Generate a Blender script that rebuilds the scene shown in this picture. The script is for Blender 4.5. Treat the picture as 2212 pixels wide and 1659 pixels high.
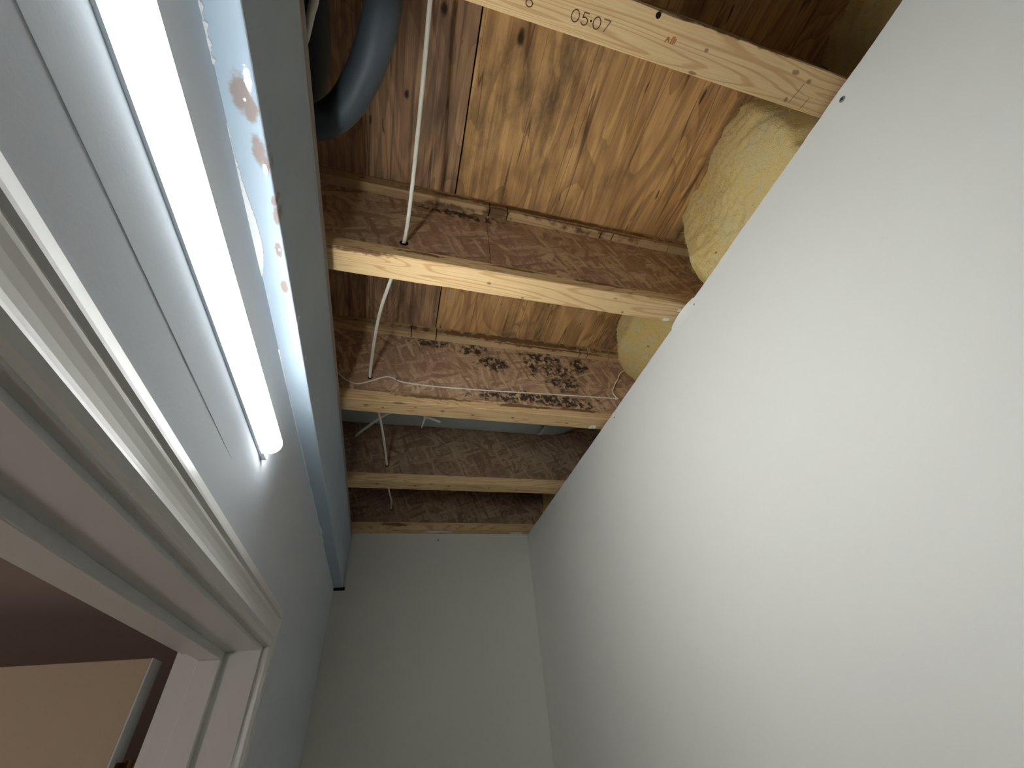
import bpy, bmesh, math, random
from mathutils import Vector, Matrix, noise as mnoise
random.seed(7)
sc = bpy.context.scene
for o in list(bpy.data.objects): bpy.data.objects.remove(o)
C = sc.collection
ZC = 1.89                                   # eye height above the floor; shapes below are written relative to the eye

# ---------------------------------------------------------------- camera, world, light, exposure
cd = bpy.data.cameras.new('camera'); cam = bpy.data.objects.new('camera', cd); C.objects.link(cam)
cd.sensor_fit = 'HORIZONTAL'; cd.sensor_width = 36.0; cd.lens = 36.0 * 871.8 / 2212.0
cd.clip_start = 0.01
r_ = Vector((0.9648, -0.2465, -0.0918)); u_ = -Vector((0.0967, 0.6569, -0.7477)); f_ = Vector((0.2446, 0.7125, 0.6576))
cam.matrix_world = Matrix(((r_.x, u_.x, -f_.x, 0), (r_.y, u_.y, -f_.y, 0), (r_.z, u_.z, -f_.z, ZC), (0, 0, 0, 1)))
sc.camera = cam
w = bpy.data.worlds.new('world'); sc.world = w; w.use_nodes = True
w.node_tree.nodes['Background'].inputs[0].default_value = (0.6, 0.65, 0.7, 1)
w.node_tree.nodes['Background'].inputs[1].default_value = 0.02
sc.view_settings.view_transform = 'Standard'; sc.view_settings.look = 'None'
sc.view_settings.gamma = 1.0; sc.view_settings.use_curve_mapping = False
sc.view_settings.exposure = 0.0
LAMP_STRENGTH = 370.0; LAMP_SIDE = 3.2; LAMP_COLOR = (0.965, 1.0, 0.985, 1)
# the room beyond the door has its own warm lamp
ld = bpy.data.lights.new('hall_lamp', 'POINT'); ld.energy = 10.5; ld.color = (1.0, 0.92, 0.84); ld.shadow_soft_size = 0.12
lo = bpy.data.objects.new('hall_lamp', ld); C.objects.link(lo); lo.location = (-1.10, -0.35, ZC - 0.40)

# ---------------------------------------------------------------- node helper
class NT:
    def __init__(s, name, rough=0.7, spec=0.3, metal=0.0):
        s.m = bpy.data.materials.new(name); s.m.use_nodes = True
        s.t = s.m.node_tree; s.b = s.t.nodes['Principled BSDF']
        s.b.inputs['Roughness'].default_value = rough
        s.b.inputs['Specular IOR Level'].default_value = spec
        s.b.inputs['Metallic'].default_value = metal
        g = s.t.nodes.new('ShaderNodeNewGeometry'); mp = s.t.nodes.new('ShaderNodeVectorMath'); mp.operation = 'SUBTRACT'
        s.t.links.new(g.outputs['Position'], mp.inputs[0]); mp.inputs[1].default_value = (0, 0, ZC)
        s.P = mp.outputs[0]
    def _in(s, sock, v):
        if v is None: return
        if isinstance(v, bpy.types.NodeSocket): s.t.links.new(v, sock)
        elif isinstance(v, (tuple, list)):
            sock.default_value = (*v, 1.0) if (sock.type == 'RGBA' and len(v) == 3) else v
        else: sock.default_value = v
    def m_(s, op, a, b=None, c=None, clamp=False):
        n = s.t.nodes.new('ShaderNodeMath'); n.operation = op; n.use_clamp = clamp
        for i, v in enumerate((a, b, c)): s._in(n.inputs[i], v)
        return n.outputs[0]
    def v_(s, op, a, b=None):
        n = s.t.nodes.new('ShaderNodeVectorMath'); n.operation = op
        s._in(n.inputs[0], a)
        if op == 'SCALE': s._in(n.inputs['Scale'], b)
        else: s._in(n.inputs[1], b)
        return n.outputs['Value'] if op in ('LENGTH', 'DISTANCE', 'DOT_PRODUCT') else n.outputs[0]
    def sep(s, v):
        n = s.t.nodes.new('ShaderNodeSeparateXYZ'); s._in(n.inputs[0], v); return n.outputs
    def comb(s, x, y, z):
        n = s.t.nodes.new('ShaderNodeCombineXYZ')
        for i, v in enumerate((x, y, z)): s._in(n.inputs[i], v)
        return n.outputs[0]
    def noise(s, vec, scale=1.0, detail=3.0, rough=0.55, dist=0.0, col=False):
        n = s.t.nodes.new('ShaderNodeTexNoise'); s._in(n.inputs['Vector'], vec)
        n.inputs['Scale'].default_value = scale; n.inputs['Detail'].default_value = detail
        n.inputs['Roughness'].default_value = rough; n.inputs['Distortion'].default_value = dist
        return n.outputs['Color' if col else 0]
    def voro(s, vec, scale, feat='F1', out='Color', rnd=1.0):
        n = s.t.nodes.new('ShaderNodeTexVoronoi'); n.feature = feat; s._in(n.inputs['Vector'], vec)
        n.inputs['Scale'].default_value = scale; n.inputs['Randomness'].default_value = rnd
        return n.outputs[out]
    def ss(s, v, lo, hi, a=0.0, b=1.0):
        n = s.t.nodes.new('ShaderNodeMapRange'); n.interpolation_type = 'SMOOTHSTEP'
        s._in(n.inputs['Value'], v); n.inputs['From Min'].default_value = lo; n.inputs['From Max'].default_value = hi
        n.inputs['To Min'].default_value = a; n.inputs['To Max'].default_value = b
        return n.outputs[0]
    def mix(s, f, a, b, mode='MIX'):
        n = s.t.nodes.new('ShaderNodeMix'); n.data_type = 'RGBA'; n.blend_type = mode
        s._in(n.inputs[0], f); s._in(n.inputs[6], a); s._in(n.inputs[7], b); return n.outputs[2]
    def spots(s, pts, wob=0.35, freq=60.0, soft=0.25):
        """ragged ellipses: pts = (centre, radii)"""
        nz = s.v_('SUBTRACT', s.noise(s.P, freq, 4.0, 0.6, col=True), (0.5, 0.5, 0.5)); nz = s.v_('SCALE', nz, wob * 4)
        acc = None
        for c, r in pts:
            d = s.v_('MULTIPLY', s.v_('SUBTRACT', s.P, tuple(c)), tuple(1.0 / q for q in r))
            l = s.v_('LENGTH', s.v_('ADD', d, nz))
            k = s.ss(l, 1.0 - soft, 1.0 + soft, 1.0, 0.0)
            acc = k if acc is None else s.m_('MAXIMUM', acc, k)
        return acc
    def bump(s, h, strength=0.3, dist=0.002):
        n = s.t.nodes.new('ShaderNodeBump'); s._in(n.inputs['Height'], h)
        n.inputs['Strength'].default_value = strength; n.inputs['Distance'].default_value = dist
        s.t.links.new(n.outputs[0], s.b.inputs['Normal'])
    def col(s, c): s._in(s.b.inputs['Base Color'], c); return s.m

def lin(r, g, b):
    f = lambda c: (c / 255 / 12.92) if c / 255 <= 0.04045 else ((c / 255 + 0.055) / 1.055) ** 2.4
    return (f(r), f(g), f(b))

# ---------------------------------------------------------------- materials
def mat_paint(name, c, rough=0.6, relief=0.15, freq=350.0, spec=0.3):
    n = NT(name, rough, spec)
    a = n.noise(n.P, 6.0, 4.0); col = n.mix(n.ss(a, 0.3, 0.7, 0.0, 0.10), c, tuple(q * 0.86 for q in c))
    n.bump(n.noise(n.P, freq, 2.0), relief, 0.0008)
    return n.col(col)
M_WALL = mat_paint('drywall_paint', lin(222, 221, 216), 0.62)
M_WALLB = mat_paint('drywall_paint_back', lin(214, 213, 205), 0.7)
M_LEFT = mat_paint('drywall_haze_tint', lin(212, 220, 229), 0.85, spec=0.1)  # cool tint puts lens haze into the wall colour
M_TRIM = mat_paint('trim_gloss', lin(226, 227, 225), 0.38, 0.06, 120.0, 0.45)
M_HALL = mat_paint('hall_paint', lin(176, 160, 152), 0.8)
M_HCEIL = mat_paint('hall_ceiling_paint', lin(196, 180, 180), 0.8)
M_DOOR = mat_paint('door_paint', lin(188, 170, 146), 0.55)
M_DOOREDGE = mat_paint('door_edge_paint', lin(205, 210, 208), 0.5)
M_MUD = mat_paint('joint_compound', lin(236, 238, 240), 0.8, 0.5, 180.0)
M_SPK = mat_paint('spackle', lin(240, 240, 236), 0.8, 0.5, 260.0)

def mat_wood(name, light, dark, axis=0, seed=0.0, knots=(), bands=9.0, grime=0.25, brown_spots=None):
    """planed softwood; flat-sawn figure = contour lines of a stretched noise field"""
    n = NT(name, 0.62, 0.25)
    sc_ = [22.0, 22.0, 22.0]; sc_[axis] = 2.2
    q = n.v_('ADD', n.v_('MULTIPLY', n.P, tuple(sc_)), (seed, seed * 1.7, seed * 0.6))
    f = n.noise(q, 1.0, 1.5, 0.4, 0.35)
    ring = n.m_('SINE', n.m_('MULTIPLY', f, bands * 6.283))
    ring = n.ss(ring, 0.35, 1.0)
    fs = [700.0, 700.0, 700.0]; fs[axis] = 12.0
    fine = n.noise(n.v_('MULTIPLY', n.P, tuple(fs)), 1.0, 3.0)
    col = n.mix(n.m_('MULTIPLY', ring, 0.55), light, dark)
    col = n.mix(n.ss(fine, 0.35, 0.75, 0.0, 0.35), col, dark)
    g = n.noise(n.v_('ADD', n.P, (seed, 0, 0)), 9.0, 5.0, 0.62)
    col = n.mix(n.ss(g, 0.5, 0.8, 0.0, grime), col, lin(120, 88, 60))
    if knots:
        k = n.spots(knots, 0.22, 120.0, 0.35)
        col = n.mix(n.m_('MULTIPLY', k, 0.7), col, lin(108, 68, 44))
    if brown_spots:
        k = n.spots(brown_spots, 0.6, 45.0, 0.3)
        col = n.mix(n.m_('MULTIPLY', k, 0.85), col, lin(96, 62, 38))
    n.bump(fine, 0.18, 0.001)
    return n.col(col)

def mat_ply(name, light, mid, dark, bands, seed, streak, grime):
    n = NT(name, 0.75, 0.15)
    q = n.v_('ADD', n.v_('MULTIPLY', n.P, (11.0, 1.5, 1.0)), (seed, seed * 0.7, 0))
    f = n.noise(q, 1.0, 3.0, 0.5, 0.6)
    ring = n.m_('SINE', n.m_('MULTIPLY', f, bands * 6.283))
    col = n.mix(n.ss(ring, -0.6, 0.9, 0.0, 0.8), light, mid)
    f2 = n.noise(n.v_('ADD', n.v_('MULTIPLY', n.P, (9.0, 2.6, 1.0)), (seed * 3, seed, 0)), 1.0, 2.0, 0.45, 0.8)
    saw = n.m_('FRACT', n.m_('MULTIPLY', f2, bands * 1.3))
    col = n.mix(n.ss(saw, 0.3, 0.98, 0.0, 0.42), col, dark)
    ln = n.noise(n.v_('ADD', n.v_('MULTIPLY', n.P, (34.0, 0.9, 1.0)), (seed, 2.2, 0)), 1.0, 1.0, 0.3, 0.3)
    ln = n.m_('ABSOLUTE', n.m_('SUBTRACT', ln, 0.5))
    col = n.mix(n.ss(ln, 0.0, 0.012, 0.7, 0.0), col, lin(74, 50, 34))
    st = n.noise(n.v_('MULTIPLY', n.v_('ADD', n.P, (seed, 0, 0)), (90.0, 3.0, 1.0)), 1.0, 4.0, 0.6, 0.2)
    col = n.mix(n.ss(st, 0.45, 0.72, 0.0, streak), col, dark)
    fine = n.noise(n.v_('MULTIPLY', n.P, (520.0, 14.0, 1.0)), 1.0, 3.0)
    col = n.mix(n.ss(fine, 0.4, 0.8, 0.0, 0.3), col, dark)
    slot = n.noise(n.v_('MULTIPLY', n.v_('ADD', n.P, (seed * 2, 3.1, 0)), (75.0, 16.0, 1.0)), 1.0, 1.0, 0.4)
    col = n.mix(n.ss(slot, 0.735, 0.78, 0.0, 0.8), col, lin(58, 36, 24))
    gr = n.noise(n.v_('MULTIPLY', n.v_('ADD', n.P, (seed, seed, 0)), (7.0, 3.2, 1.0)), 1.0, 6.0, 0.68)
    col = n.mix(n.ss(gr, 0.48, 0.72, 0.0, grime), col, lin(72, 60, 50))
    kn = n.spots([((0.135, 0.105, 0.957), (0.006, 0.012, 0.05)), ((-0.005, 0.10, 0.957), (0.006, 0.010, 0.05)),
                  ((0.30, 0.62, 0.957), (0.006, 0.012, 0.05)), ((-0.06, 0.24, 0.957), (0.004, 0.008, 0.05))], 0.2, 90.0, 0.5)
    halo = n.spots([((0.135, 0.112, 0.957), (0.022, 0.032, 0.08)), ((-0.005, 0.105, 0.957), (0.016, 0.024, 0.08))], 0.25, 50.0, 0.5)
    col = n.mix(n.m_('MULTIPLY', halo, 0.45), col, dark)
    col = n.mix(n.m_('MULTIPLY', kn, 0.9), col, lin(38, 25, 18))
    n.bump(st, 0.3, 0.002)
    return n.col(col)
M_PLY = mat_ply('plywood_golden', lin(224, 178, 120), lin(196, 151, 98), lin(130, 94, 64), 6.0, 3.4, 0.45, 0.75)
M_PLYL = mat_ply('plywood_striped', lin(196, 156, 118), lin(164, 128, 98), lin(110, 84, 68), 9.0, 9.2, 0.9, 0.5)

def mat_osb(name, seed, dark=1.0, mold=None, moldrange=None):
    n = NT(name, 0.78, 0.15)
    p = n.v_('ADD', n.P, (seed, 0.0, seed * 0.37))
    x, y, z = n.sep(p)
    wob = n.v_('SCALE', n.v_('SUBTRACT', n.noise(p, 22.0, 2.0, col=True), (0.5, 0.5, 0.5)), 0.016)
    xw, yw_, zw = n.sep(n.v_('ADD', p, wob))
    base = None; h = None
    for i_, (deg, su, sv) in enumerate(((8, 9.0, 52.0), (66, 13.0, 66.0), (-34, 9.0, 74.0), (105, 15.0, 80.0), (24, 10.0, 95.0), (-68, 12.0, 100.0))):
        ca, sa = math.cos(math.radians(deg)), math.sin(math.radians(deg))
        u = n.m_('ADD', n.m_('MULTIPLY', xw, ca * su), n.m_('MULTIPLY', zw, sa * su))
        v = n.m_('SUBTRACT', n.m_('MULTIPLY', zw, ca * sv), n.m_('MULTIPLY', xw, sa * sv))
        vn = n.t.nodes.new('ShaderNodeTexVoronoi'); vn.voronoi_dimensions = '2D'; vn.inputs['Scale'].default_value = 1.0
        n._in(vn.inputs['Vector'], n.comb(u, v, 0.0))
        cs = n.sep(vn.outputs['Color'])
        val = n.m_('ADD', cs[2], n.m_('MULTIPLY', n.m_('SINE', n.m_('MULTIPLY', v, 13.0)), 0.10))
        if base is None: base = val; h = cs[2]
        else:
            sel = n.m_('MULTIPLY', n.ss(cs[0], 0.45, 0.75), n.ss(vn.outputs['Distance'], 0.25, 0.65, 1.0, 0.0))
            for nm in ('base',):
                mx = n.t.nodes.new('ShaderNodeMix'); mx.data_type = 'FLOAT'
                n._in(mx.inputs[0], sel); n._in(mx.inputs[2], base if nm == 'base' else h)
                n._in(mx.inputs[3], val if nm == 'base' else n.m_('ADD', h, 0.35))
                if nm == 'base': base = mx.outputs[0]
                else: h = mx.outputs[0]
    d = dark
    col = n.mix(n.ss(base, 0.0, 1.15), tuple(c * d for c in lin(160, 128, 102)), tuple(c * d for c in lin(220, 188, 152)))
    red = n.noise(p, 9.0, 3.0)
    col = n.mix(n.ss(red, 0.5, 0.7, 0.0, 0.35), col, tuple(c * d for c in lin(172, 126, 98)))
    fib = n.noise(p, 160.0, 4.0, 0.7, 1.5)
    col = n.mix(n.ss(fib, 0.45, 0.75, 0.0, 0.45), col, tuple(c * d for c in lin(112, 84, 66)))
    if mold:
        k = n.spots(mold, 0.8, 60.0, 0.4)
        blot = n.noise(p, 62.0, 4.0, 0.65)
        k = n.m_('MULTIPLY', k, n.ss(blot, 0.42, 0.52))
        col = n.mix(n.m_('MULTIPLY', k, 0.9), col, lin(36, 28, 26))
    n.bump(fib, 0.25, 0.001)
    return n.col(col)

def mat_beam():
    n = NT('hazy_painted_steel', 0.8, 0.15)
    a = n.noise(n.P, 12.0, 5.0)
    col = n.mix(n.ss(a, 0.35, 0.7, 0.0, 0.25), lin(182, 199, 214), lin(164, 183, 200))  # grey paint lightened and blued to carry the lens haze
    rust = n.spots([((-0.172, 0.148, 0.458), (0.009, 0.015, 0.02)), ((-0.167, 0.157, 0.458), (0.006, 0.012, 0.02)),
                    ((-0.166, 0.195, 0.458), (0.006, 0.014, 0.02)), ((-0.161, 0.262, 0.458), (0.003, 0.010, 0.02)), ((-0.161, 0.245, 0.458), (0.0025, 0.006, 0.02)),
                    ((-0.165, 0.304, 0.458), (0.004, 0.009, 0.02)), ((-0.166, 0.357, 0.458), (0.004, 0.010, 0.02)), ((-0.1615, 0.207, 0.458), (0.0025, 0.010, 0.02))], 0.30, 130.0, 0.3)
    col = n.mix(n.m_('MULTIPLY', rust, 0.75), col, lin(150, 122, 106))
    wh = n.spots([((-0.1645, 0.135, 0.458), (0.003, 0.010, 0.02)), ((-0.1635, 0.2125, 0.458), (0.0022, 0.006, 0.02)),
                  ((-0.170, 0.152, 0.458), (0.0012, 0.0015, 0.02)), ((-0.164, 0.304, 0.458), (0.0012, 0.002, 0.02)),
                  ((-0.160, 0.42, 0.458), (0.0012, 0.006, 0.02)), ((-0.161, 0.50, 0.458), (0.001, 0.006, 0.02))], 0.32, 260.0, 0.12)
    col = n.mix(wh, col, lin(244, 246, 248))
    n.bump(n.noise(n.P, 140.0, 3.0), 0.15, 0.001)
    return n.col(col)
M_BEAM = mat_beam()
M_NAILER = mat_wood('weathered_plate', lin(158, 154, 150), lin(130, 122, 118), 1, 4.0, bands=5.0, grime=0.3)

def mat_insul():
    n = NT('fibreglass_wool', 0.95, 0.05)
    a = n.noise(n.v_('MULTIPLY', n.P, (14.0, 14.0, 9.0)), 1.0, 6.0, 0.7, 1.2)
    b = n.noise(n.v_('MULTIPLY', n.P, (60.0, 60.0, 25.0)), 1.0, 5.0, 0.7, 2.0)
    col = n.mix(n.ss(a, 0.3, 0.7), lin(240, 210, 134), lin(232, 214, 162))
    col = n.mix(n.ss(b, 0.5, 0.8, 0.0, 0.5), col, lin(190, 160, 88))
    dirt = n.noise(n.v_('ADD', n.P, (3.3, 0, 0)), 45.0, 3.0, 0.5)
    col = n.mix(n.ss(dirt, 0.70, 0.76, 0.0, 0.7), col, lin(104, 88, 56))
    n.bump(n.m_('ADD', b, n.noise(n.P, 400.0, 4.0, 0.7)), 0.8, 0.004)
    return n.col(col)
M_INS = mat_insul()
def plain(name, c, rough=0.5, spec=0.4, metal=0.0, relief=0.1, freq=300.0):
    n = NT(name, rough, spec, metal); a = n.noise(n.P, 30.0, 3.0)
    n.bump(n.noise(n.P, freq, 2.0), relief, 0.0005)
    return n.col(n.mix(n.ss(a, 0.3, 0.7, 0.0, 0.2), c, tuple(q * 0.8 for q in c)))
M_CABLE = plain('cable_sheath', lin(226, 222, 206), 0.45)
M_WIRE = plain('thin_wire_sheath', lin(240, 236, 224), 0.5)
M_TIE = plain('nylon_tie', lin(242, 242, 230), 0.4)
M_HOSE = plain('hose_rubber', lin(66, 74, 82), 0.5, 0.4)
M_DUCT = plain('duct_metal', lin(186, 194, 192), 0.5, 0.5, 0.2, 0.3, 60.0)
M_SCREW = plain('screw_steel', lin(128, 130, 134), 0.4, 0.5, 0.3)
M_INK = plain('stamp_ink', lin(122, 98, 84), 0.8, 0.1)
M_PINK = plain('crayon_mark', lin(176, 118, 70), 0.8, 0.1)
M_DARK = plain('hole_dark', lin(30, 26, 24), 0.9, 0.05)  # near-black that stands in for shade inside holes, slots and gaps
M_ALU = plain('lamp_base_metal', lin(200, 206, 210), 0.4, 0.5, 0.3)
M_CAP = plain('lamp_cap_plastic', lin(232, 234, 236), 0.4)
M_BRASS = plain('hinge_metal', lin(140, 108, 74), 0.35, 0.5, 0.8)
M_FLOOR = mat_wood('floor_boards', lin(156, 151, 144), lin(138, 132, 122), 1, 2.0, bands=6.0)
def mat_emit():
    """the LED board faces the room, so the tube glows hardest towards +x and weakly towards the wall"""
    n = NT('lamp_diffuser', 0.4)
    g = n.t.nodes.new('ShaderNodeNewGeometry')
    nn = n.sep(g.outputs['Normal']); nx = n.m_('MAXIMUM', n.v_('DOT_PRODUCT', g.outputs['Normal'], (1.0, 0.0, 0.0)), 0.0); ny = n.m_('MULTIPLY', n.m_('MAXIMUM', nn[1], 0.0), 45.0)
    n._in(n.b.inputs['Emission Strength'], n.m_('ADD', n.m_('ADD', LAMP_SIDE, ny), n.m_('MULTIPLY', n.m_('POWER', nx, 9.0), LAMP_STRENGTH)))
    n.b.inputs['Emission Color'].default_value = LAMP_COLOR
    return n.col((0.9, 0.92, 0.95))
M_EMIT = mat_emit()

# ---------------------------------------------------------------- object helpers
ORG = {}
def tag(o, label=None, cat=None, group=None, kind=None):
    if label: o['label'] = label
    if cat: o['category'] = cat
    if group: o['group'] = group
    if kind: o['kind'] = kind
    return o
def empty(name, loc):
    o = bpy.data.objects.new(name, None); C.objects.link(o); o.empty_display_size = 0.05
    o.location = (loc[0], loc[1], loc[2] + ZC); ORG[o] = Vector(loc); return o
def link(name, bm, mat, parent=None, smooth=False):
    me = bpy.data.meshes.new(name); bmesh.ops.recalc_face_normals(bm, faces=bm.faces)
    xs = [v.co for v in bm.verts]
    o_ = Vector((sum((min(v[i] for v in xs), max(v[i] for v in xs))) / 2 for i in range(3)))
    if parent is None: o_.z = min(v.z for v in xs)
    for v in bm.verts: v.co -= o_
    bm.to_mesh(me); bm.free()
    for p in me.polygons: p.use_smooth = smooth
    mats = mat if isinstance(mat, (list, tuple)) else [mat]
    for q in mats: me.materials.append(q)
    o = bpy.data.objects.new(name, me); C.objects.link(o); ORG[o] = o_
    if parent is None: o.location = (o_.x, o_.y, o_.z + ZC)
    else: o.parent = parent; o.location = o_ - ORG[parent]
    return o
def NB(): return bmesh.new()
def bx(bm, x0, x1, y0, y1, z0, z1, bev=0.0):
    vs = [bm.verts.new((x, y, z)) for x in (x0, x1) for y in (y0, y1) for z in (z0, z1)]
    F = [(0, 1, 3, 2), (4, 6, 7, 5), (0, 4, 5, 1), (2, 3, 7, 6), (0, 2, 6, 4), (1, 5, 7, 3)]
    fs = [bm.faces.new([vs[i] for i in f]) for f in F]
    if bev:
        es = list({e for f in fs for e in f.edges})
        bmesh.ops.bevel(bm, geom=es, offset=bev, segments=2, profile=0.5, affect='EDGES')
    return bm
def box(name, mat, parent, *a, bev=0.0, smooth=False): return link(name, bx(NB(), *a, bev=bev), mat, parent, smooth)
def spline(pts, n=8):
    P_ = [Vector(p) for p in pts]; out = []
    for i in range(len(P_) - 1):
        p0 = P_[max(i - 1, 0)]; p1 = P_[i]; p2 = P_[i + 1]; p3 = P_[min(i + 2, len(P_) - 1)]
        for k in range(n):
            t = k / n
            out.append(0.5 * ((2 * p1) + (p2 - p0) * t + (2 * p0 - 5 * p1 + 4 * p2 - p3) * t * t + (3 * p1 - p0 - 3 * p2 + p3) * t ** 3))
    out.append(P_[-1]); return out
def tube(bm, pts, r, seg=12, flat=1.0, up=Vector((0, 0, 1))):
    rings = []; N = len(pts)
    for i, p in enumerate(pts):
        d = (pts[min(i + 1, N - 1)] - pts[max(i - 1, 0)]).normalized()
        a = d.cross(up)
        if a.length < 1e-3: a = d.cross(Vector((1, 0, 0)))
        a.normalize(); b = d.cross(a).normalized()
        rr = r(i / (N - 1)) if callable(r) else r
        rings.append([bm.verts.new(p + a * math.cos(2 * math.pi * k / seg) * rr + b * math.sin(2 * math.pi * k / seg) * rr * flat) for k in range(seg)])
    for A_, B_ in zip(rings, rings[1:]):
        for k in range(seg): bm.faces.new((A_[k], A_[(k + 1) % seg], B_[(k + 1) % seg], B_[k]))
    bm.faces.new(rings[0]); bm.faces.new(rings[-1][::-1]); return bm
def extrude_prof(bm, prof, p0, p1, mapf):
    """closed profile list of (a,b) swept between station p0 and p1; mapf(station,a,b)->xyz"""
    A_ = [bm.verts.new(mapf(p0, *q)) for q in prof]; B_ = [bm.verts.new(mapf(p1, *q)) for q in prof]; n = len(prof)
    for k in range(n): bm.faces.new((A_[k], A_[(k + 1) % n], B_[(k + 1) % n], B_[k]))
    bm.faces.new(A_); bm.faces.new(B_[::-1]); return bm
def fr(x, y, z, s=1.0): return mnoise.fractal(Vector((x, y, z)) * s, 1.0, 2.1, 4)

# ---------------------------------------------------------------- key dimensions
J = 0.655; DEPTH = 0.302; PLY = J + DEPTH; FT = 0.029; FW = 0.050
XR = 0.55; YW = 1.651; XL = -0.19; XH = -0.299; ZB = 0.458
Y0 = -1.3; FL = -ZC; JZ = 0.1445; YJ = 0.845; YN = 0.085
XMIN = -1.5; XMAX = 1.05

# ---------------------------------------------------------------- setting
tag(box('floor', M_FLOOR, None, XMIN, XMAX, Y0 - 0.1, YW + 0.5, FL - 0.05, FL), 'pale board floor below the closet and hall', kind='structure')

def ragged_wall():
    bm = NB(); n = 240; th = 0.0127; front = []; back = []; fb = []; bb = []
    for i in range(n + 1):
        y = Y0 + (YW - Y0) * i / n
        zt = 0.6475 + 0.0012 * fr(y, 0, 0, 14.0) + 0.0008 * fr(y, 4, 0, 60.0)
        if 0.395 < y < 0.47: zt += 0.004 * math.sin((y - 0.395) / 0.075 * math.pi) + 0.002 * fr(y, 0, 3, 180.0)
        front.append(bm.verts.new((XR, y, zt))); back.append(bm.verts.new((XR + th, y, zt)))
        fb.append(bm.verts.new((XR, y, FL))); bb.append(bm.verts.new((XR + th, y, FL)))
    for i in range(n):
        bm.faces.new((front[i], front[i + 1], fb[i + 1], fb[i])); bm.faces.new((back[i], bb[i], bb[i + 1], back[i + 1]))
        bm.faces.new((front[i], back[i], back[i + 1], front[i + 1])); bm.faces.new((fb[i], fb[i + 1], bb[i + 1], bb[i]))
    bm.faces.new((front[0], fb[0], bb[0], back[0])); bm.faces.new((front[n], back[n], bb[n], fb[n])); return bm
wr = tag(link('wall_right', ragged_wall(), M_WALL), 'tall off-white drywall with a ragged cut top edge under the joists', kind='structure')
def screw(y, z, r=0.0042):
    bm = NB(); tube(bm, [Vector((XR + 0.004, y, z)), Vector((XR - 0.0004, y, z)), Vector((XR - 0.0012, y, z))], lambda t: r if t < 0.8 else r * 0.8, 14)
    s_ = link('screw', bm, M_SCREW, wr)
    b2 = bx(NB(), XR - 0.0016, XR - 0.0008, y - r * 0.6, y + r * 0.6, z - 0.0006, z + 0.0006); bx(b2, XR - 0.0016, XR - 0.0008, y - 0.0006, y + 0.0006, z - r * 0.6, z + r * 0.6)
    link('screw_slot', b2, M_DARK, s_)
screw(0.027, 0.632); screw(0.779, 0.633, 0.0022)
# torn paper lip where joist meets the board
def flap():
    bm = NB(); top = []; bot = []; n = 16
    for i in range(n + 1):
        t = i / n; y = 0.385 + 0.085 * t
        prow = 0.0008 + 0.003 * math.sin(t * math.pi) ** 0.6
        zt = 0.6488 + 0.002 * fr(y, 1, 2, 120.0) + 0.004 * math.sin(t * math.pi)
        top.append((bm.verts.new((XR - prow, y, zt)), bm.verts.new((XR - prow - 0.0008, y, zt - 0.0004))))
        zb = 0.634 - 0.010 * math.sin(t * math.pi)
        bot.append((bm.verts.new((XR + 0.001, y, zb)), bm.verts.new((XR - 0.0006, y, zb))))
    for i in range(n):
        bm.faces.new((top[i][1], top[i + 1][1], bot[i + 1][1], bot[i][1])); bm.faces.new((top[i][0], bot[i][0], bot[i + 1][0], top[i + 1][0]))
        bm.faces.new((top[i][0], top[i + 1][0], top[i + 1][1], top[i][1]))
    return bm
link('torn_paper', flap(), M_WALL, wr)
bm = NB(); tube(bm, [Vector((XR + 0.002, 0.392, 0.6352)), Vector((XR - 0.0012, 0.392, 0.6352))], 0.0022, 8); link('screw_hole', bm, M_SCREW, wr)

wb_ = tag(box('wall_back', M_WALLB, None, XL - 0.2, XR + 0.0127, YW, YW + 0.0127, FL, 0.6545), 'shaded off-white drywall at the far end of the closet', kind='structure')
bm = NB(); tube(bm, [Vector((0.172, YW + 0.002, 0.628)), Vector((0.172, YW - 0.001, 0.628))], 0.0035, 8); link('screw', bm, M_SCREW, wb_)
tag(box('wall_front', M_WALL, None, XMIN, XMAX, Y0 - 0.0127, Y0, FL, PLY), 'off-white wall behind the viewer', kind='structure')
tag(box('wall_outer', plain('sheathing', lin(120, 90, 62), 0.8), None, XMAX, XMAX + 0.02, Y0, YW + 0.5, FL, PLY), 'rim board beyond the insulation', kind='structure')
tag(box('wall_beyond', plain('sheathing_far', lin(110, 84, 60), 0.8), None, XMIN, XMAX, YW + 0.45, YW + 0.5, FL, PLY), 'rim board past the back wall', kind='structure')

# left wall with the door opening
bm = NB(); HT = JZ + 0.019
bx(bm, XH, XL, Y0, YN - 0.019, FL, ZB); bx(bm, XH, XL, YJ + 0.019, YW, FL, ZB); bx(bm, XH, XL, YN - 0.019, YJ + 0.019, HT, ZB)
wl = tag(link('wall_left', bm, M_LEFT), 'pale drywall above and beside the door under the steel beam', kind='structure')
# second board lapping the first: its lower edge shows as a fine line
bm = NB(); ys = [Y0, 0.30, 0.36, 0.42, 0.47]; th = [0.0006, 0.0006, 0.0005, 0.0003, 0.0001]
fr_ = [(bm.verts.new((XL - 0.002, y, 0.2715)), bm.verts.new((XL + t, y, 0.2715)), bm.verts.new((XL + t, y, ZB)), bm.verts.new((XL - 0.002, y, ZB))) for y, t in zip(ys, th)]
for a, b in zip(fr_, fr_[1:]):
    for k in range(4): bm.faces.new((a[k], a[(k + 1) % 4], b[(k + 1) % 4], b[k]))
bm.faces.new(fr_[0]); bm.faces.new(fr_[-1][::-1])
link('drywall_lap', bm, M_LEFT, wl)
# dimple in the drywall over the lamp
bm = NB(); tube(bm, [Vector((XL - 0.001, 0.182, 0.4385)), Vector((XL + 0.0004, 0.182, 0.4385))], 0.0035, 12); link('screw_dimple', bm, M_LEFT, wl)

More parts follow.
